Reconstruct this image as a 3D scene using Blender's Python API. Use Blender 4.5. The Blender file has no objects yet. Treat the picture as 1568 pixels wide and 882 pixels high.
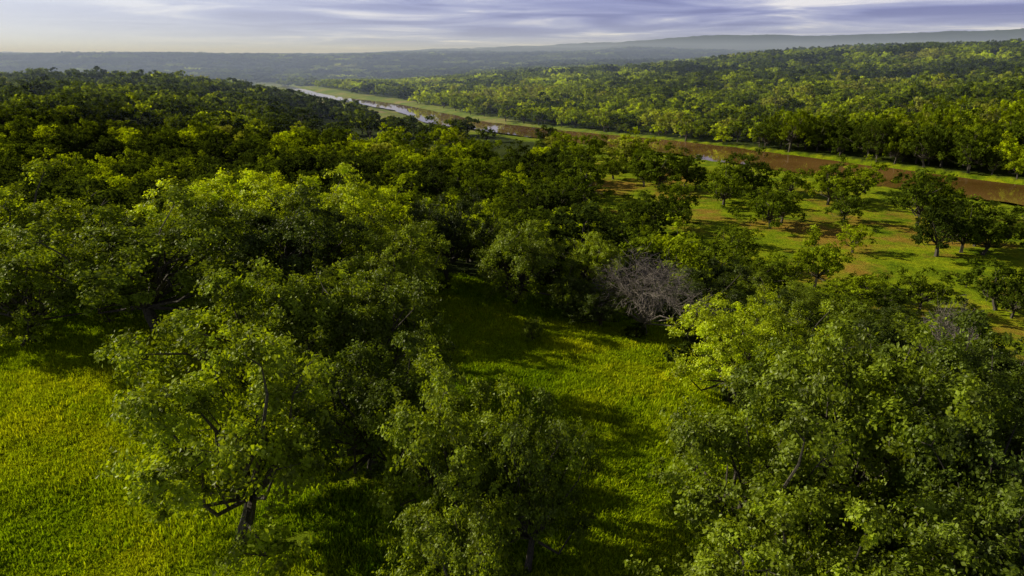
import bpy, math, numpy as np
rng=np.random.default_rng(11)
S=bpy.context.scene
C=S.collection
# ---------------------------------------------------------------- noise
TAB=np.random.default_rng(3).random((256,256))
def vn(x,y,sc,o=0):
    x=np.asarray(x)/sc+o*17.3+500; y=np.asarray(y)/sc+o*9.1+500
    xi=np.floor(x).astype(int); yi=np.floor(y).astype(int)
    fx=x-xi; fy=y-yi; fx=fx*fx*(3-2*fx); fy=fy*fy*(3-2*fy)
    g=lambda a,b:TAB[a%256,b%256]
    return (g(xi,yi)*(1-fx)+g(xi+1,yi)*fx)*(1-fy)+(g(xi,yi+1)*(1-fx)+g(xi+1,yi+1)*fx)*fy
def fbm(x,y,sc,o=0): return (vn(x,y,sc,o)+.5*vn(x,y,sc/2.1,o+1)+.25*vn(x,y,sc/4.3,o+2))/1.75
def sm(v,a,b):
    t=np.clip((v-a)/(b-a),0,1); return t*t*(3-2*t)
# ---------------------------------------------------------------- river line
K=np.array([(520,-180),(385,-40),(258,94),(163,200),(104,284),(60,338),(-28,440),(-92,580),(-190,740),(-290,950),(-375,1200),(-480,1500),(-700,2300),(-800,2800)],float)
pts=[]
for i in range(1,len(K)-2):
    p0,p1,p2,p3=K[i-1],K[i],K[i+1],K[i+2]
    for t in np.linspace(0,1,6,endpoint=False):
        pts.append(.5*((2*p1)+(-p0+p2)*t+(2*p0-5*p1+4*p2-p3)*t*t+(-p0+3*p1-3*p2+p3)*t**3))
RV=np.array(pts)
def rs(x,y):
    x=np.asarray(x,float); y=np.asarray(y,float)
    best=np.full(x.shape,1e9); sg=np.ones(x.shape)
    for a,b in zip(RV[:-1],RV[1:]):
        d=b-a; L=d@d
        t=np.clip(((x-a[0])*d[0]+(y-a[1])*d[1])/L,0,1)
        ex=x-a[0]-t*d[0]; ey=y-a[1]-t*d[1]
        q=np.hypot(ex,ey); c=d[0]*(y-a[1])-d[1]*(x-a[0])
        m=q<best; best=np.where(m,q,best); sg=np.where(m,np.where(c>0,1.,-1.),sg)
    return best*sg
def drop(y): return -30*sm(y,850,1800)
def hgt(x,y,s=None):
    x=np.asarray(x,float); y=np.asarray(y,float)
    if s is None: s=rs(x,y)
    q=-s
    k=sm(y,200,450)
    P=-15*sm(y,85,150)*(1-sm(y,230,420))+1*sm(y,260,470)-16*sm(y,560,900)
    P=P+(fbm(x,y,160,2)-.5)*12*sm(y,120,300)+(fbm(x,y,25,5)-.5)*1.2
    a=130-90*k; b=226-46*k
    hn=-15.5+(P+15.5)*sm(s,a,b)
    st=50+100*sm(y,500,900)
    r=np.maximum(q-st,0)
    hf=-15.5+60*(1-.5*sm(y-.6*x,650,1300))*(1-np.exp(-r/500.))+(fbm(x,y,230,7)-.45)*30*sm(r,20,260)
    h=np.where(s>0,hn,hf)
    h=h-1.8*(1-sm(np.abs(s),19,25))+drop(y)*(1-.6*sm(-s,200,700))
    rid=-46+70*sm(y+ (vn(x,y,700,4)-.5)*600,1900,2700)+(fbm(x,y,500,9)-.5)*34*sm(y,1900,2600)
    w=sm(y,1700,2300)
    h=h*(1-w)+np.maximum(h*.6,rid)*w
    top=np.clip(58+.031*x,22,200)+(fbm(x,y,1300,12)-.5)*66
    h=h+(top-20)*sm(y,3600,5200)+ (fbm(x,y,900,15)-.35)*80*sm(y,2800,3600)*sm(x,-900,700)
    return h
# ---------------------------------------------------------------- clearings
def inpoly(x,y,P):
    x=np.asarray(x); y=np.asarray(y); r=np.zeros(x.shape,bool)
    for (ax,ay),(bx,by) in zip(P,P[1:]+P[:1]):
        if ay==by: continue
        c=((ay>y)!=(by>y))&(x<(bx-ax)*(y-ay)/(by-ay)+ax); r^=c
    return r
CL1=[(-85,50),(-34,54),(-25,50),(-20,40),(-17,30),(-12,20),(-12,-20),(-85,-20)]
CL2=[(-7,76),(-3,76),(8,63),(15,51),(12,38),(7,26),(2,26),(2,38),(-5,46),(-6,62)]
CL3=[(22,262),(14,172),(34,140),(38,116),(42,92),(50,76),(105,64),(235,110),(170,200),(112,280),(66,330),(30,350)]
def clear(x,y):
    wx=(vn(x,y,6,20)-.5)*4; wy=(vn(x,y,6,21)-.5)*4
    return inpoly(x+wx,y+wy,CL1)|inpoly(x+wx,y+wy,CL2),inpoly(x+wx*3,y+wy*3,CL3)
# ---------------------------------------------------------------- mesh util
def mk(name,V,F,mats,mi=None,attrs={},smooth=False):
    V=np.asarray(V,np.float32); F=np.asarray(F,np.int32)
    m=bpy.data.meshes.new(name); n=len(F); k=F.shape[1]
    m.vertices.add(len(V)); m.vertices.foreach_set('co',V.ravel())
    m.loops.add(n*k); m.loops.foreach_set('vertex_index',F.ravel())
    m.polygons.add(n); m.polygons.foreach_set('loop_start',np.arange(0,n*k,k,dtype=np.int32))
    for a in mats: m.materials.append(a)
    if mi is not None: m.polygons.foreach_set('material_index',np.asarray(mi,np.int32))
    m.polygons.foreach_set('use_smooth',np.full(n,smooth))
    for an,(dom,dat) in attrs.items():
        at=m.attributes.new(an,'FLOAT',dom); at.data.foreach_set('value',np.asarray(dat,np.float32))
    m.update(calc_edges=True); return m
def ob(name,m,loc=(0,0,0)):
    o=bpy.data.objects.new(name,m); o.location=loc; C.objects.link(o); return o
# ---------------------------------------------------------------- materials
def newmat(n):
    m=bpy.data.materials.new(n); m.use_nodes=True; t=m.node_tree; t.nodes.clear()
    out=t.nodes.new('ShaderNodeOutputMaterial'); return m,t,out
def nd(t,ty,**k):
    n=t.nodes.new(ty)
    for a,b in k.items(): setattr(n,a,b)
    return n
def ramp(t,els):
    r=nd(t,'ShaderNodeValToRGB'); e=r.color_ramp.elements
    while len(e)<len(els): e.new(.5)
    for q,(p,c) in zip(e,els): q.position=p; q.color=(*c,1)
    return r
def mixc(t,fac,a,b,bt='MIX'):
    m=nd(t,'ShaderNodeMix',data_type='RGBA',blend_type=bt)
    for s,v in ((m.inputs[0],fac),(m.inputs[6],a),(m.inputs[7],b)):
        if hasattr(v,'is_linked') : t.links.new(v,s)
        elif isinstance(v,tuple): s.default_value=(*v,1)
        else: s.default_value=v
    return m.outputs[2]
def math_(t,op,a,b=0.,c=0.):
    m=nd(t,'ShaderNodeMath',operation=op)
    for s,v in zip(m.inputs,(a,b,c)):
        if hasattr(v,'is_linked'): t.links.new(v,s)
        else: s.default_value=v
    return m.outputs[0]
def leafmat(name,els,trans=.38,tr=(1.5,1.55,.8),spec=.04,g0=.24,g1=1.6):
    m,t,out=newmat(name)
    ti=nd(t,'ShaderNodeAttribute',attribute_type='INSTANCER',attribute_name='tint')
    lv=nd(t,'ShaderNodeAttribute',attribute_type='GEOMETRY',attribute_name='lv')
    r=ramp(t,els); t.links.new(ti.outputs['Fac'],r.inputs[0])
    v=math_(t,'MULTIPLY_ADD',lv.outputs['Fac'],g1,g0)
    cc=nd(t,'ShaderNodeVectorMath',operation='SCALE'); t.links.new(r.outputs[0],cc.inputs[0]); t.links.new(v,cc.inputs['Scale'])
    p=nd(t,'ShaderNodeBsdfDiffuse'); t.links.new(cc.outputs[0],p.inputs[0])
    tl=nd(t,'ShaderNodeBsdfTranslucent'); t.links.new(mixc(t,1.,cc.outputs[0],tr,'MULTIPLY'),tl.inputs[0])
    mx=nd(t,'ShaderNodeMixShader'); mx.inputs[0].default_value=trans
    t.links.new(p.outputs[0],mx.inputs[1]); t.links.new(tl.outputs[0],mx.inputs[2])
    if spec:
        g=nd(t,'ShaderNodeBsdfGlossy'); g.inputs['Roughness'].default_value=.45; g.inputs['Color'].default_value=(1,1,.9,1)
        m2=nd(t,'ShaderNodeMixShader'); m2.inputs[0].default_value=spec; t.links.new(mx.outputs[0],m2.inputs[1]); t.links.new(g.outputs[0],m2.inputs[2]); mx=m2
    t.links.new(mx.outputs[0],out.inputs[0])
    return m
LR=[(0,(.045,.066,.011)),(.35,(.1,.142,.011)),(.65,(.235,.3,.011)),(.85,(.43,.51,.011)),(1,(.26,.27,.06))]
LEAF=leafmat('oak_leaves',LR,.4,(1.6,1.5,.4),.018)
LEAFD=leafmat('oak_leaves_distant',LR,.42,(1.6,1.5,.4),0)
GRASS=leafmat('grass_blades',[(0,(.17,.29,.005)),(.5,(.34,.44,.007)),(1,(.55,.57,.012))],.35,(1.2,1.2,.5),0,.36,1.35)
def barkmat(name,c1,c2):
    m,t,out=newmat(name); p=nd(t,'ShaderNodeBsdfPrincipled'); p.inputs['Roughness'].default_value=.9
    n=nd(t,'ShaderNodeTexNoise'); n.inputs['Scale'].default_value=9
    tc=nd(t,'ShaderNodeTexCoord'); t.links.new(tc.outputs['Object'],n.inputs[0])
    r=ramp(t,[(.35,c1),(.65,c2)]); t.links.new(n.outputs[0],r.inputs[0]); t.links.new(r.outputs[0],p.inputs[0]); t.links.new(p.outputs[0],out.inputs[0])
    return m
BARK=barkmat('oak_bark',(.035,.028,.02),(.1,.085,.065)); DEAD=barkmat('dead_wood',(.12,.1,.085),(.26,.22,.19))

# terrain material
GM,t,out=newmat('ground')
geo=nd(t,'ShaderNodeNewGeometry'); pos=geo.outputs['Position']
def noise(sc,det=6,r=.6):
    n=nd(t,'ShaderNodeTexNoise'); n.inputs['Scale'].default_value=sc; n.inputs['Detail'].default_value=det; n.inputs['Roughness'].default_value=r
    t.links.new(pos,n.inputs[0]); return n.outputs[0]
g1=ramp(t,[(.34,(.1,.17,.005)),(.5,(.25,.34,.007)),(.66,(.42,.45,.011))]); t.links.new(noise(.16,8,.7),g1.inputs[0])
g2=ramp(t,[(.3,(.45,.45,.45)),(.7,(1.2,1.2,1.2))]); t.links.new(noise(1.2,9,.72),g2.inputs[0])
grass=mixc(t,1.,g1.outputs[0],g2.outputs[0],'MULTIPLY')
def at(n): return nd(t,'ShaderNodeAttribute',attribute_name=n).outputs['Fac']
dr=ramp(t,[(.49,(0,0,0)),(.6,(1,1,1))]); t.links.new(noise(.05,9,.7),dr.inputs[0])
df=math_(t,'MULTIPLY',math_(t,'MULTIPLY',dr.outputs[0],at('dirt')),.8)
dcol=ramp(t,[(.3,(.28,.14,.02)),(.7,(.44,.25,.05))]); t.links.new(noise(.5),dcol.inputs[0])
grass=mixc(t,df,grass,dcol.outputs[0])
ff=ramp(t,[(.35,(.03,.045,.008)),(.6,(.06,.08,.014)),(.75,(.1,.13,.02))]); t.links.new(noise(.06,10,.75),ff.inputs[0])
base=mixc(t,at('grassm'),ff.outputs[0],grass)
bk=ramp(t,[(.4,(.14,.21,.03)),(.55,(.24,.27,.06)),(.68,(.38,.28,.14))]); t.links.new(noise(.04,8,.65),bk.inputs[0])
base=mixc(t,at('bank'),base,bk.outputs[0])
p=nd(t,'ShaderNodeBsdfPrincipled'); p.inputs['Roughness'].default_value=.95; p.inputs['Specular IOR Level'].default_value=.05
t.links.new(base,p.inputs[0])
bp=nd(t,'ShaderNodeBump'); bp.inputs['Strength'].default_value=.9; bp.inputs['Distance'].default_value=.4
t.links.new(noise(1.6,9,.72),bp.inputs['Height']); t.links.new(bp.outputs[0],p.inputs['Normal'])
t.links.new(p.outputs[0],out.inputs[0])
# water
WM,t,out=newmat('river_water'); p=nd(t,'ShaderNodeBsdfPrincipled')
n=nd(t,'ShaderNodeTexNoise'); n.inputs['Scale'].default_value=.5; n.inputs['Detail'].default_value=4
n2=nd(t,'ShaderNodeTexNoise'); n2.inputs['Scale'].default_value=.03; n2.inputs['Detail'].default_value=5
gg=nd(t,'ShaderNodeNewGeometry'); t.links.new(gg.outputs['Position'],n.inputs[0]); t.links.new(gg.outputs['Position'],n2.inputs[0])
r=ramp(t,[(.35,(.15,.082,.018)),(.65,(.29,.16,.045))]); t.links.new(n2.outputs[0],r.inputs[0]); t.links.new(r.outputs[0],p.inputs[0])
p.inputs['Roughness'].default_value=.04; p.inputs['IOR'].default_value=1.45
bp=nd(t,'ShaderNodeBump'); bp.inputs['Strength'].default_value=.03; bp.inputs['Distance'].default_value=.08
t.links.new(n.outputs[0],bp.inputs['Height']); t.links.new(bp.outputs[0],p.inputs['Normal']); t.links.new(p.outputs[0],out.inputs[0])

# ---------------------------------------------------------------- terrain
NR,NC=460,420
tt=np.linspace(0,1,NR); yy=-80+9580*(np.exp(5*tt)-1)/(math.exp(5)-1)
uu=np.linspace(-1,1,NC)
Y=np.repeat(yy[:,None],NC,1); X=uu[None,:]*(190+.95*(Y+80))
s=rs(X,Y); Z=hgt(X,Y,s)
c12,c3=clear(X,Y)
far=sm(Y,3000,4200); Z=Z+far*(vn(X,Y,28,30)-.5)*9
V=np.stack([X,Y,Z],-1).reshape(-1,3)
ii=np.arange(NR*NC).reshape(NR,NC)
F=np.stack([ii[:-1,:-1],ii[:-1,1:],ii[1:,1:],ii[1:,:-1]],-1).reshape(-1,4)
strip=((np.abs(s)<26+ (vn(X,Y,30,8)-.3)*26*(s>0)+(14+26*(s>0))*sm(Y,330,600))*1.)*(Y<1900)
bank=strip*sm(Y,340,460)
neargrass=.8*((X>-60)&(X<16)&(Y<82))
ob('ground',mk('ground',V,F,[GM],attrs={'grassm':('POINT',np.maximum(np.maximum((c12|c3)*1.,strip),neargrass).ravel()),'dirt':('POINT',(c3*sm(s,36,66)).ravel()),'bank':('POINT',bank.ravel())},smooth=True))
# river ribbon: both banks wander
d=np.gradient(RV,axis=0); d/=np.linalg.norm(d,axis=1)[:,None]; nn=np.stack([-d[:,1],d[:,0]],1)
nf=900; tf=np.linspace(0,len(RV)-1,nf); RF=np.stack([np.interp(tf,np.arange(len(RV)),RV[:,i]) for i in (0,1)],1); NF=np.stack([np.interp(tf,np.arange(len(RV)),nn[:,i]) for i in (0,1)],1)
ww=20*(1-.3*sm(RF[:,1],360,520)-.35*sm(RF[:,1],600,800))
wl=ww*(.72+.5*vn(tf,tf*0,1.6,80)+.14*vn(tf,tf*0,.35,81)); wr=ww*(.75+.45*vn(tf,tf*0,1.9,83)+.12*vn(tf,tf*0,.4,84))
cols=[RF-NF*wr[:,None],RF-NF*wr[:,None]*.4,RF+NF*wl[:,None]*.4,RF+NF*wl[:,None]]
V=np.concatenate([np.c_[c,-16.1+drop(RF[:,1])] for c in cols]); n=nf
F=[(j*n+i,j*n+i+1,(j+1)*n+i+1,(j+1)*n+i) for j in range(3) for i in range(n-1)]
ob('river',mk('river',V,F,[WM],smooth=True))

# ---------------------------------------------------------------- trees
def tube(path,rad,k=6):
    path=np.asarray(path,float); m=len(path)
    d=np.gradient(path,axis=0); d/=np.linalg.norm(d,axis=1)[:,None]+1e-9
    ref=np.where(np.abs(d[:,2:3])>.8,[[1.,0,0]],[[0,0,1.]])
    a=np.cross(d,ref); a/=np.linalg.norm(a,axis=1)[:,None]; b=np.cross(d,a)
    an=np.arange(k)*2*math.pi/k
    V=(path[:,None]+np.asarray(rad)[:,None,None]*(a[:,None]*np.cos(an)[None,:,None]+b[:,None]*np.sin(an)[None,:,None])).reshape(-1,3)
    i=np.arange(m-1)[:,None]*k; j=np.arange(k)[None]; j2=(j+1)%k
    return V,np.stack([i+j,i+j2,i+k+j2,i+k+j],-1).reshape(-1,4)
def treegeo(seed,H=10.,W=12.,lobes=30,tufts=16,leaves=110,ls=.15,tr=.42,twigs=3,bare=False,zc=.6,zr=.37,k=6,zl=1.42):
    R=np.random.default_rng(seed); VV=[];FF=[];n0=0
    def add(V,F):
        nonlocal n0
        VV.append(V);FF.append(F+n0);n0+=len(V)
    cc=np.array([0,0,zc*H]); rad=np.array([W/2,W/2,zr*H])
    fork=np.array([R.normal()*.3,R.normal()*.3,.22*H])
    pth=np.array([[0,0,-.4],[0,0,.05*H],fork*[.6,.6,.6],fork]); r0=.028*H+.05
    if k>2: add(*tube(pth,[r0*1.5,r0*1.1,r0,r0*.85],8 if k>4 else k))
    i=np.arange(lobes)+.5; z=1-zl*i/lobes; ph=i*2.39996+R.random()*6
    q=np.sqrt(np.clip(1-z*z,0,1)); D=np.stack([q*np.cos(ph),q*np.sin(ph),z],1)
    D+=R.normal(size=D.shape)*.16
    lob=1+.25*np.sin(2*np.arctan2(D[:,1],D[:,0])+R.random()*6)*q
    rr=R.uniform(.45,.95,lobes)*lob
    Lc=cc+D*rad*rr[:,None]; inn=R.random(lobes)<.12; Lc[inn]=cc+(Lc[inn]-cc)*.45
    lr=R.uniform(.13,.28,lobes)*W/2*1.15
    if bare: lr*=1.2
    Tn=[];Tp=[]
    for L,r in zip(Lc,lr):
        mid=fork*.5+L*.5+R.normal(size=3)*.05*W; mid[2]-=.04*H
        m2=fork*.2+L*.8+R.normal(size=3)*.03*W
        rb=r0*R.uniform(.3,.55)
        if k>2: add(*tube([fork,mid,m2,L],[rb,rb*.65,rb*.4,rb*.2],max(3,k-1)))
        nt=tufts
        dd=R.normal(size=(nt,3)); dd/=np.linalg.norm(dd,axis=1)[:,None]
        o=(L-cc)/rad; dd+=.45*o/(np.linalg.norm(o)+1e-6)+np.array([0,0,.25]); dd/=np.linalg.norm(dd,axis=1)[:,None]
        P=L+dd*(r*R.uniform(.45,1.2,nt))[:,None]*[1,1,.85]
        P[:,2]=np.maximum(P[:,2],.09*H)
        Tp.append(P); Tn.append(dd)
        for a in range(min(twigs,nt)):
            e=P[a]+dd[a]*(.35 if not bare else .8); mm=(L+e)/2+R.normal(size=3)*.12
            add(*tube([L,mm,e],[rb*.22,rb*.13,.012],3))
            if bare:
                for _ in range(3):
                    s0=mm+(e-mm)*R.random(); add(*tube([s0,s0+R.normal(size=3)*.3+dd[a]*.4,s0+R.normal(size=3)*.45+dd[a]*.9],[.025,.017,.008],3))
    nb=sum(len(f) for f in FF)
    Tp=np.concatenate(Tp);Tn=np.concatenate(Tn)
    lvv=[]
    if leaves:
        N=len(Tp)*leaves
        tv=np.repeat(R.random(len(Tp)),leaves)
        sz=np.repeat(R.uniform(.55,1.3,len(Tp))*tr,leaves)
        c=np.repeat(Tp,leaves,0)+R.normal(size=(N,3))*sz[:,None]*[.62,.62,.5]
        nrm=np.repeat(Tn,leaves,0)*.7+R.normal(size=(N,3))*.45+[0,0,.35]; nrm/=np.linalg.norm(nrm,axis=1)[:,None]
        ax=np.cross(nrm,R.normal(size=(N,3))); ax/=np.linalg.norm(ax,axis=1)[:,None]; bx=np.cross(nrm,ax)
        L=(ls*R.uniform(.6,1.3,N))[:,None]
        q4=np.stack([c-ax*L*.5,c+bx*L*.34+ax*L*.05,c+ax*L*.5-nrm*L*.12,c-bx*L*.34+ax*L*.05],1).reshape(-1,3)
        add(q4,np.arange(N*4).reshape(-1,4)); lvv=tv*.65+R.random(N)*.35
    V=np.concatenate(VV);F=np.concatenate(FF)
    mi=np.zeros(len(F)); mi[nb:]=1
    lv=np.zeros(len(F)); 
    if leaves: lv[nb:]=lvv
    return V,F,mi,lv
def tree(name,seed,mat=None,lm=None,**kw):
    V,F,mi,lv=treegeo(seed,**kw)
    return mk(name,V,F,[mat or BARK,lm or LEAF],mi,{'lv':('FACE',lv)})
NEAR=[tree('oak_near_%d'%i,100+i,H=10,W=12,lobes=[40,34,44,36,42][i],tufts=16,leaves=48,ls=.23,tr=.36,zc=[.55,.53,.56,.57,.52][i],zr=.44,zl=1.6) for i in range(5)]
MID=[tree('oak_mid_%d'%i,200+i,lm=LEAFD,H=10,W=11,lobes=26,tufts=8,leaves=20,ls=.5,tr=.48,twigs=1,k=4,zc=.54,zr=.45,zl=1.65) for i in range(4)]
FAR=[tree('oak_far_%d'%i,300+i,lm=LEAFD,H=10,W=11.5,lobes=16,tufts=4,leaves=10,ls=1.2,tr=.8,twigs=0,k=3,zc=.55,zr=.42) for i in range(4)]
BARE=tree('bare_tree_mesh',400,H=9,W=11,lobes=30,tufts=14,leaves=0,twigs=14,bare=True,mat=DEAD)
def grove(name,seed,size,sp,f,lf,ls):
    R=np.random.default_rng(seed); VV=[];FF=[];LV=[];MI=[];n0=0
    base=[treegeo(500+seed*7+j,H=10,W=11.5,lobes=12,tufts=3,leaves=lf,ls=ls,tr=.9,twigs=0,k=2,zc=.52,zr=.44) for j in range(3)]
    g=np.arange(-size/2+sp/2,size/2,sp)
    for gx in g:
        for gy in g:
            V,F,mi,lv=base[R.integers(3)]
            a=R.uniform(.65,1.2)*f; an=R.uniform(0,6.28); ca,sa=math.cos(an)*a,math.sin(an)*a
            W_=np.stack([V[:,0]*ca-V[:,1]*sa+gx+R.uniform(-.4,.4)*sp,V[:,0]*sa+V[:,1]*ca+gy+R.uniform(-.4,.4)*sp,V[:,2]*a*R.uniform(.7,1.05)],1)
            VV.append(W_);FF.append(F+n0);n0+=len(V);LV.append(lv*.5+R.uniform(-.1,.5));MI.append(mi)
    return mk(name,np.concatenate(VV),np.concatenate(FF),[BARK,LEAFD],np.concatenate(MI),{'lv':('FACE',np.concatenate(LV))})
GR1=[grove('grove_mid_%d'%i,i,33,11,1.2,11,1.6) for i in range(3)]
GR2=[grove('grove_far_%d'%i,10+i,75,18.7,1.9,7,2.0) for i in range(3)]

EX=[(-32,58,19,12,.45,0),(-14,30,11,11.8,.64,1),(-15.5,43,13.5,11.5,.55,2),(-10,46,9.4,9.2,.42,3),(-11,61,10,8.5,.6,4),
(-21,76,15,12,.78,0),(-36,82,17,11.5,.85,2),(-27,70,12,9.5,.72,1),(-8.5,36,9,8.5,.35,4),(-2.9,29.5,7.6,10,.58,0),(.8,28,5.8,9.0,.42,3),(-2.5,23.5,7,7.6,.55,1),(-6.5,19,6,6.5,.65,2),
(11,28,9.6,10,.5,1),(17.8,31,12,11.5,.54,0),(21.5,27,10,10,.34,3),(10.4,21,9,8.4,.62,4),(14.5,20,9.5,8.6,.48,2),(19.5,20.5,9,9,.4,0),(18.5,37,9.5,9.5,.36,2),(27,35,11,10.5,.38,4),(25,43,11,8.5,.15,1),
(-42,56,13,10,.6,3),(-50,69,15,12,.66,1),(-61,62,14,10.5,.42,4),(0.3,70,11,9.4,.5,2),(-7.5,77,9.5,10,.02,3),(6,67,6,5.,.3,1),(9,65,6,4.5,.2,0),
(17,48,8.6,8.,.8,3),(22,51,8,7,.66,1),(31,74,13,6.6,.5,4),(24,62,9,6.5,.12,0),(29,55,10,7.5,.46,2),(36,57,10,6.5,.22,3),(42,50,11,7.5,.12,1),(36,44,11,8.5,.28,0),(44,62,8,4.5,.5,4),(20,70,9,7,.15,1),(9,77,9,8,.66,2),(28,88,8,6.5,.1,0)]
FT=[(21,196,13,.4),(34,232,11,.5),(41,250,12,.95),(46,214,14,.35),(55,219,12,.3),(41,169,12,.3),(28,151,11,.25),(33,158,10,.3),(58,187,12,.3),(66,205,10,.3),(72,210,11,.35),(62,162,12,.25),(67,168,9,.35),(82,202,10,.5),(88,190,12,.55),(92,197,11,.4),(107,208,11,.6),(72,141,7,.6),(83,169,9,.3),(99,165,13,.3),(106,170,11,.3),(111,178,10,.45),(95,141,12,.2),(88,138,11,.25),(101,146,10,.3),(43,129,9,.3),(112,142,11,.35),(79,106,10,.25),(66,105,8,.4),(54,117,9,.5),(47,113,8,.45),(40,110,9,.35),(125,150,11,.4),(135,170,10,.4),(50,146,6,.5),(20,222,12,.35),(28,255,11,.4),(18,180,11,.25)]
extra=[]
for (x,y,w,ti) in FT:
    if w>=10:
        for _ in range(int(rng.integers(0,3))):
            a=rng.uniform(0,6.28); dd=rng.uniform(3.5,8.5); extra.append((x+dd*math.cos(a),y+dd*math.sin(a),w*rng.uniform(.35,1.05),ti+rng.normal()*.15))
FT+=extra
placed=[]
def place(mesh,x,y,w,h,tint,rot,pw=12.,name='oak_tree'):
    o=ob(name,mesh,(x,y,float(hgt(x,y))-.1)); o.rotation_euler[2]=rot; o.scale=(w/pw,w/pw*rng.uniform(.85,1.15),h/10.); o['tint']=float(min(max(tint,0),.96)); return o
for (x,y,w,h,ti,v) in EX:
    place(NEAR[v],x,y,w,h,ti,rng.uniform(0,6.28)); placed.append((x,y,w*.42))
for i,(x,y,w,ti) in enumerate(FT):
    w*=rng.uniform(.95,1.2)
    place(MID[int(rng.integers(4))],x,y,w,w*rng.uniform(.72,.95),ti+rng.normal()*.08,rng.uniform(0,6.28),pw=11.)
b=ob('bare_tree',BARE,(13.2,64,float(hgt(13.2,64)))); b.scale=(.95,.9,.82); placed.append((13,63,6.2))
b=ob('bare_tree',BARE,(34,50,float(hgt(34,50)))); b.scale=(.5,.5,.95); b.rotation_euler[2]=2
o=place(NEAR[2],1.9,57.5,2.3,2.6,.5,1,name='bush')
placed=np.array(placed)
def grid(s,y0,y1,j=.42,mx=.86,pad=45):
    ys=np.arange(y0,y1,s); xs=np.arange(-(mx*y1+pad),mx*y1+pad,s)
    X,Y=np.meshgrid(xs,ys); X=X+rng.uniform(-j,j,X.shape)*s; Y=Y+rng.uniform(-j,j,X.shape)*s
    X=X.ravel();Y=Y.ravel(); m=np.abs(X)<mx*Y+pad; return X[m],Y[m]
def filt(X,Y,mg=0):
    s=rs(X,Y); c12,c3=clear(X,Y)
    bw=np.where(s>0,32+vn(X,Y,60,3)*22+34*sm(Y,330,600),24+22*sm(Y,500,800)*vn(X,Y,80,33)*1.6)+mg
    k=(np.abs(s)>bw)|(Y>1800)
    k&=~c12
    nearbrush=(X<62)&(Y<112)
    k&=~(c3&((rng.random(X.shape)>np.where(nearbrush,.7,.06))|((Y<260)&~nearbrush)))
    k&=~((Y>200)&(Y<430)&(s>0)&(s<110)&~c3&(rng.random(X.shape)<.5))
    k&=~((Y>250)&(s>0)&(s<120)&(vn(X,Y,35,40)>.62))
    k&=~((Y>110)&(vn(X,Y,30,44)>.84))
    return X[k],Y[k],s[k],c3[k]
X,Y=grid(7.9,22,330); X,Y,s,c3=filt(X,Y)
dmin=np.full(X.shape,9.)
for px,py,pr in placed: dmin=np.minimum(dmin,np.hypot(X-px,Y-py)-pr)
k=(dmin>2.6)&~((Y<50)&(np.abs(X)<30)); X,Y,s,c3=X[k],Y[k],s[k],c3[k]
Hh=hgt(X,Y,s)
tint=np.clip(fbm(X,Y,45,50)*1.1-.2+rng.normal(size=X.shape)*.3,0,1)
tint=np.clip(tint+.16*(s<0)-.18*((s>160)&(Y>100)),0,.97)
sc=rng.uniform(.5,1.2,X.shape)*np.where(s<0,1.2,1); sz=sc*rng.uniform(.78,1.05,X.shape)*np.where(s<0,1.25,1)
lowz=(X>30)&(Y>52)&(Y<114); sc=np.where(lowz,sc*.72,sc); sz=np.where(lowz,sz*.55,sz)
named=(Y<105)|(c3)
for i in np.where(named)[0]:
    ms=NEAR[i%5] if Y[i]<75 else MID[i%4]
    o=ob('oak_tree',ms,(X[i],Y[i],Hh[i]-.1)); o.rotation_euler[2]=rng.uniform(0,6.28); o.scale=(sc[i],sc[i],sz[i]*.95); o['tint']=float(tint[i])
def proto(ms,x,y,name='oak_tree'):
    o=ob(name,ms,(x,y,float(hgt(x,y)))); o['tint']=.5; return o
PM=[proto(m,-70-8*i,150) for i,m in enumerate(MID)]
PF=[proto(m,-120-9*i,330) for i,m in enumerate(FAR)]
P1=[proto(m,-420-34*i,640,'tree_grove') for i,m in enumerate(GR1)]
P2=[proto(m,-300-76*i,1540,'tree_grove') for i,m in enumerate(GR2)]
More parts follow.
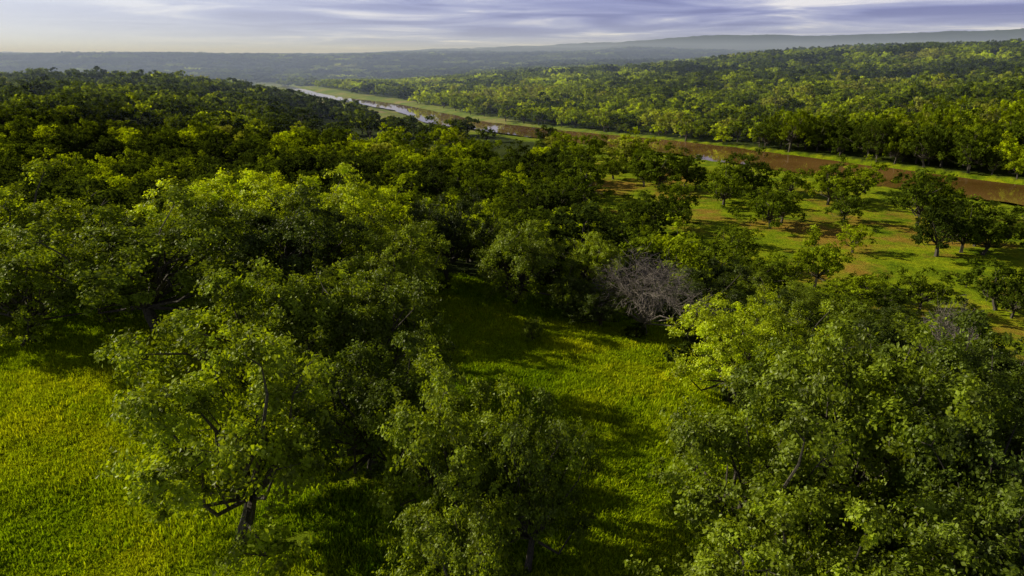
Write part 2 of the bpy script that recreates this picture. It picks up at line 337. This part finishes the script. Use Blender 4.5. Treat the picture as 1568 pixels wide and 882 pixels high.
def scatter(name,P,scl,rz,idx,tint,protos,rx=None):
    m=bpy.data.meshes.new(name); m.vertices.add(len(P)); m.vertices.foreach_set('co',np.asarray(P,np.float32).ravel())
    a=m.attributes.new('scl','FLOAT_VECTOR','POINT'); a.data.foreach_set('vector',np.asarray(scl,np.float32).ravel())
    r=np.zeros((len(P),3)); r[:,2]=rz
    a=m.attributes.new('rot','FLOAT_VECTOR','POINT'); a.data.foreach_set('vector',r.astype(np.float32).ravel())
    a=m.attributes.new('idx','INT','POINT'); a.data.foreach_set('value',np.asarray(idx,np.int32))
    a=m.attributes.new('tint','FLOAT','POINT'); a.data.foreach_set('value',np.asarray(tint,np.float32))
    o=ob(name,m)
    g=bpy.data.node_groups.new(name,'GeometryNodeTree'); g.interface.new_socket('Geometry',in_out='INPUT',socket_type='NodeSocketGeometry'); g.interface.new_socket('Geometry',in_out='OUTPUT',socket_type='NodeSocketGeometry')
    gi=g.nodes.new('NodeGroupInput'); go=g.nodes.new('NodeGroupOutput'); ip=g.nodes.new('GeometryNodeInstanceOnPoints'); jn=g.nodes.new('GeometryNodeJoinGeometry')
    for q in protos:
        oi=g.nodes.new('GeometryNodeObjectInfo'); oi.inputs['Object'].default_value=q; oi.inputs['As Instance'].default_value=True; g.links.new(oi.outputs['Geometry'],jn.inputs[0])
    def na(n,ty):
        a=g.nodes.new('GeometryNodeInputNamedAttribute'); a.data_type=ty; a.inputs[0].default_value=n; return a.outputs[0]
    g.links.new(gi.outputs[0],ip.inputs['Points']); g.links.new(jn.outputs[0],ip.inputs['Instance']); ip.inputs['Pick Instance'].default_value=True
    g.links.new(na('idx','INT'),ip.inputs['Instance Index'])
    e=g.nodes.new('FunctionNodeEulerToRotation'); g.links.new(na('rot','FLOAT_VECTOR'),e.inputs[0]); g.links.new(e.outputs[0],ip.inputs['Rotation'])
    g.links.new(na('scl','FLOAT_VECTOR'),ip.inputs['Scale']); g.links.new(ip.outputs[0],go.inputs[0])
    md=o.modifiers.new('scatter','NODES'); md.node_group=g; return o
k=~named; n=k.sum()
scatter('forest',np.stack([X,Y,Hh-.2],1)[k],np.stack([sc,sc,sz],1)[k],rng.uniform(0,6.28,n),rng.integers(0,4,n),tint[k],PM)
def tnt(X,Y,s): return np.clip(fbm(X,Y,90,50)*1.2-.22+rng.normal(size=X.shape)*.22+.2*(s<0)*(1-sm(-s,120,420))-.15*(s>0)*(Y<900)-.3*sm(Y,1400,2000),0,.97)
X,Y=grid(9.3,330,620); X,Y,s,_=filt(X,Y); h=hgt(X,Y,s); a=rng.uniform(.6,1.25,X.shape)*1.07
scatter('distant_forest',np.stack([X,Y,h-.4],1),np.stack([a,a,a*rng.uniform(.75,1.05,X.shape)],1),rng.uniform(0,6.28,len(X)),rng.integers(0,4,len(X)),tnt(X,Y,s),PF)
for nm,sp,y0,y1,pr,mg in (('distant_woodland',31,625,1500,P1,12),('far_hills_woodland',70,1500,3600,P2,30)):
    X,Y=grid(sp,y0,y1,j=.12); X,Y,s,_=filt(X,Y,mg); h=hgt(X,Y,s); one=np.ones(len(X))
    scatter(nm,np.stack([X,Y,h-1.2],1),np.stack([one,one,one*(.9 if sp<50 else .7)],1),rng.integers(0,4,len(X))*math.pi/2+rng.uniform(-.2,.2,len(X)),rng.integers(0,3,len(X)),tnt(X,Y,s),pr)
# undergrowth
X,Y=grid(4.2,30,260); c12,c3=clear(X,Y); s=rs(X,Y); k=(~c12)&(np.abs(s)>26)&(rng.random(X.shape)<np.where(c3|((s>0)&(s<60)),.03+.22*(vn(X,Y,22,90)>.6),.35*(Y<112)))&~((Y<46)&(X>-16)&(X<14))
X,Y,s=X[k],Y[k],s[k]; a=rng.uniform(.12,.34,X.shape)
scatter('undergrowth',np.stack([X,Y,hgt(X,Y,s)-.2],1),np.stack([a,a,a*rng.uniform(.6,1.,X.shape)],1),rng.uniform(0,6.28,len(X)),rng.integers(0,4,len(X)),rng.uniform(0,.75,len(X)),PF)
# grass: patches of blades
def tuft(name,seed):
    R=np.random.default_rng(seed); n=420
    c=R.uniform(-1,1,(n//6,2))*1.0; c=np.repeat(c,6,0)+R.normal(size=(n,2))*.1; an=R.uniform(0,6.28,n); L=R.uniform(.1,.26,n)*np.repeat(R.uniform(.5,1.4,n//6),6); ln=R.uniform(.1,.6,n)*L
    b=np.c_[c,np.zeros(n)-.04]; w=np.c_[-np.sin(an),np.cos(an),np.zeros(n)]*.028
    dr=np.c_[np.cos(an),np.sin(an),np.zeros(n)]
    m=b+dr*ln[:,None]*.35+np.c_[np.zeros((n,2)),L*.65]; e=b+dr*ln[:,None]+np.c_[np.zeros((n,2)),L]
    V=np.stack([b-w,b+w,m+w*.9,m-w*.9,e+w*.2,e-w*.2],1).reshape(-1,3)
    i=np.arange(n)[:,None]*6; F=np.concatenate([i+[[0,1,2,3]],i+[[3,2,4,5]]])
    return mk(name,V,F,[GRASS],attrs={'lv':('FACE',np.tile(R.random(n)*.5+np.repeat(R.random(n//6),6)*.5,2))})
PG=[]
for i in range(4):
    o=ob('grass_patch',tuft('grass_patch',i),(1+i*1.5,54,float(hgt(1+i*1.5,54)))); o['tint']=.5; PG.append(o)
X=rng.uniform(-62,20,8000);Y=rng.uniform(18,80,8000)
c12,_=clear(X,Y); k=(c12|((X>-45)&(X<16)&(rng.random(X.shape)<.5)))&(np.abs(X)<.8*Y+5)
X,Y=X[k],Y[k]; cl=fbm(X,Y,4,60); a=rng.uniform(.5,1.4,X.shape)*(.1+1.9*cl)
scatter('grass',np.stack([X,Y,hgt(X,Y)],1),np.stack([1+a*.2,1+a*.2,a],1),rng.uniform(0,6.28,len(X)),rng.integers(0,4,len(X)),np.clip(fbm(X,Y,8,61)*1.4-.25+.12*sm(-X,10,30)+rng.normal(size=X.shape)*.15,0,1),PG)

# ---------------------------------------------------------------- haze (air)
hm,t,out=newmat('haze'); vs=nd(t,'ShaderNodeVolumeScatter'); vs.inputs['Color'].default_value=(.5,.62,1,1); vs.inputs['Density'].default_value=.00034; vs.inputs['Anisotropy'].default_value=.1
t.links.new(vs.outputs[0],out.inputs['Volume'])
bpy.ops.mesh.primitive_cube_add(size=1,location=(0,300+4400,0)); o=bpy.context.object; o.name='haze'; o.scale=(19000,8800,180); o.data.materials.append(hm)

# ---------------------------------------------------------------- light
AZ,EL=math.radians(-74),math.radians(27)
sd=(math.sin(AZ)*math.cos(EL),math.cos(AZ)*math.cos(EL),math.sin(EL))
from mathutils import Vector
L=bpy.data.lights.new('sun','SUN'); L.energy=5; L.angle=math.radians(.5); L.color=(1,.92,.7)
o=bpy.data.objects.new('sun',L); C.objects.link(o); o.rotation_euler=Vector(sd).to_track_quat('Z','Y').to_euler()
W=bpy.data.worlds.new('World'); S.world=W; W.use_nodes=True; t=W.node_tree; t.nodes.clear()
out=nd(t,'ShaderNodeOutputWorld'); b1=nd(t,'ShaderNodeBackground'); sky=nd(t,'ShaderNodeTexSky'); sky.sky_type='NISHITA'; sky.sun_disc=False
sky.sun_elevation=EL; sky.sun_rotation=AZ%(2*math.pi); b1.inputs[1].default_value=.05; t.links.new(sky.outputs[0],b1.inputs[0])
tc=nd(t,'ShaderNodeTexCoord'); sx=nd(t,'ShaderNodeSeparateXYZ'); t.links.new(tc.outputs['Generated'],sx.inputs[0])
zz=math_(t,'ADD',math_(t,'MAXIMUM',sx.outputs[2],0.),.03)
cb=nd(t,'ShaderNodeCombineXYZ'); t.links.new(math_(t,'DIVIDE',sx.outputs[0],zz),cb.inputs[0]); t.links.new(math_(t,'DIVIDE',sx.outputs[1],zz),cb.inputs[1])
n=nd(t,'ShaderNodeTexNoise'); n.inputs['Scale'].default_value=.33; n.inputs['Detail'].default_value=8; n.inputs['Roughness'].default_value=.55; n.inputs['Distortion'].default_value=.6; t.links.new(cb.outputs[0],n.inputs[0])
r=ramp(t,[(.38,(.2,.22,.48)),(.47,(.29,.32,.61)),(.56,(.44,.47,.72)),(.66,(.88,.87,.95))]); t.links.new(n.outputs[0],r.inputs[0])
dp=nd(t,'ShaderNodeVectorMath',operation='DOT_PRODUCT'); t.links.new(tc.outputs['Generated'],dp.inputs[0]); dp.inputs[1].default_value=sd
gl=math_(t,'POWER',math_(t,'MAXIMUM',dp.outputs['Value'],0.),2.5)
hz=math_(t,'POWER',math_(t,'SUBTRACT',1.,math_(t,'MINIMUM',math_(t,'MULTIPLY',math_(t,'MAXIMUM',sx.outputs[2],0.),20.),1.)),1.5)
f=math_(t,'MINIMUM',math_(t,'ADD',math_(t,'MULTIPLY',gl,1.9),math_(t,'MULTIPLY',hz,.5)),1.)
col=mixc(t,f,r.outputs[0],(.78,.84,1.))
dk=nd(t,'ShaderNodeMapRange'); t.links.new(sx.outputs[2],dk.inputs[0]); dk.inputs[1].default_value=.1; dk.inputs[2].default_value=.5; dk.inputs[3].default_value=1.; dk.inputs[4].default_value=.15
b2=nd(t,'ShaderNodeBackground'); t.links.new(col,b2.inputs[0]); t.links.new(dk.outputs[0],b2.inputs[1])
mx=nd(t,'ShaderNodeMixShader'); mx.inputs[0].default_value=.95; t.links.new(b1.outputs[0],mx.inputs[1]); t.links.new(b2.outputs[0],mx.inputs[2]); t.links.new(mx.outputs[0],out.inputs[0])
# ---------------------------------------------------------------- camera
cam=bpy.data.cameras.new('camera'); cam.sensor_width=36; cam.lens=24.3; cam.clip_end=20000; cam.clip_start=.5
o=bpy.data.objects.new('camera',cam); C.objects.link(o); o.location=(0,0,24); o.rotation_euler=(math.radians(90-18.6),0,0); S.camera=o
S.view_settings.view_transform='Standard'; S.view_settings.look='None'; S.view_settings.exposure=0
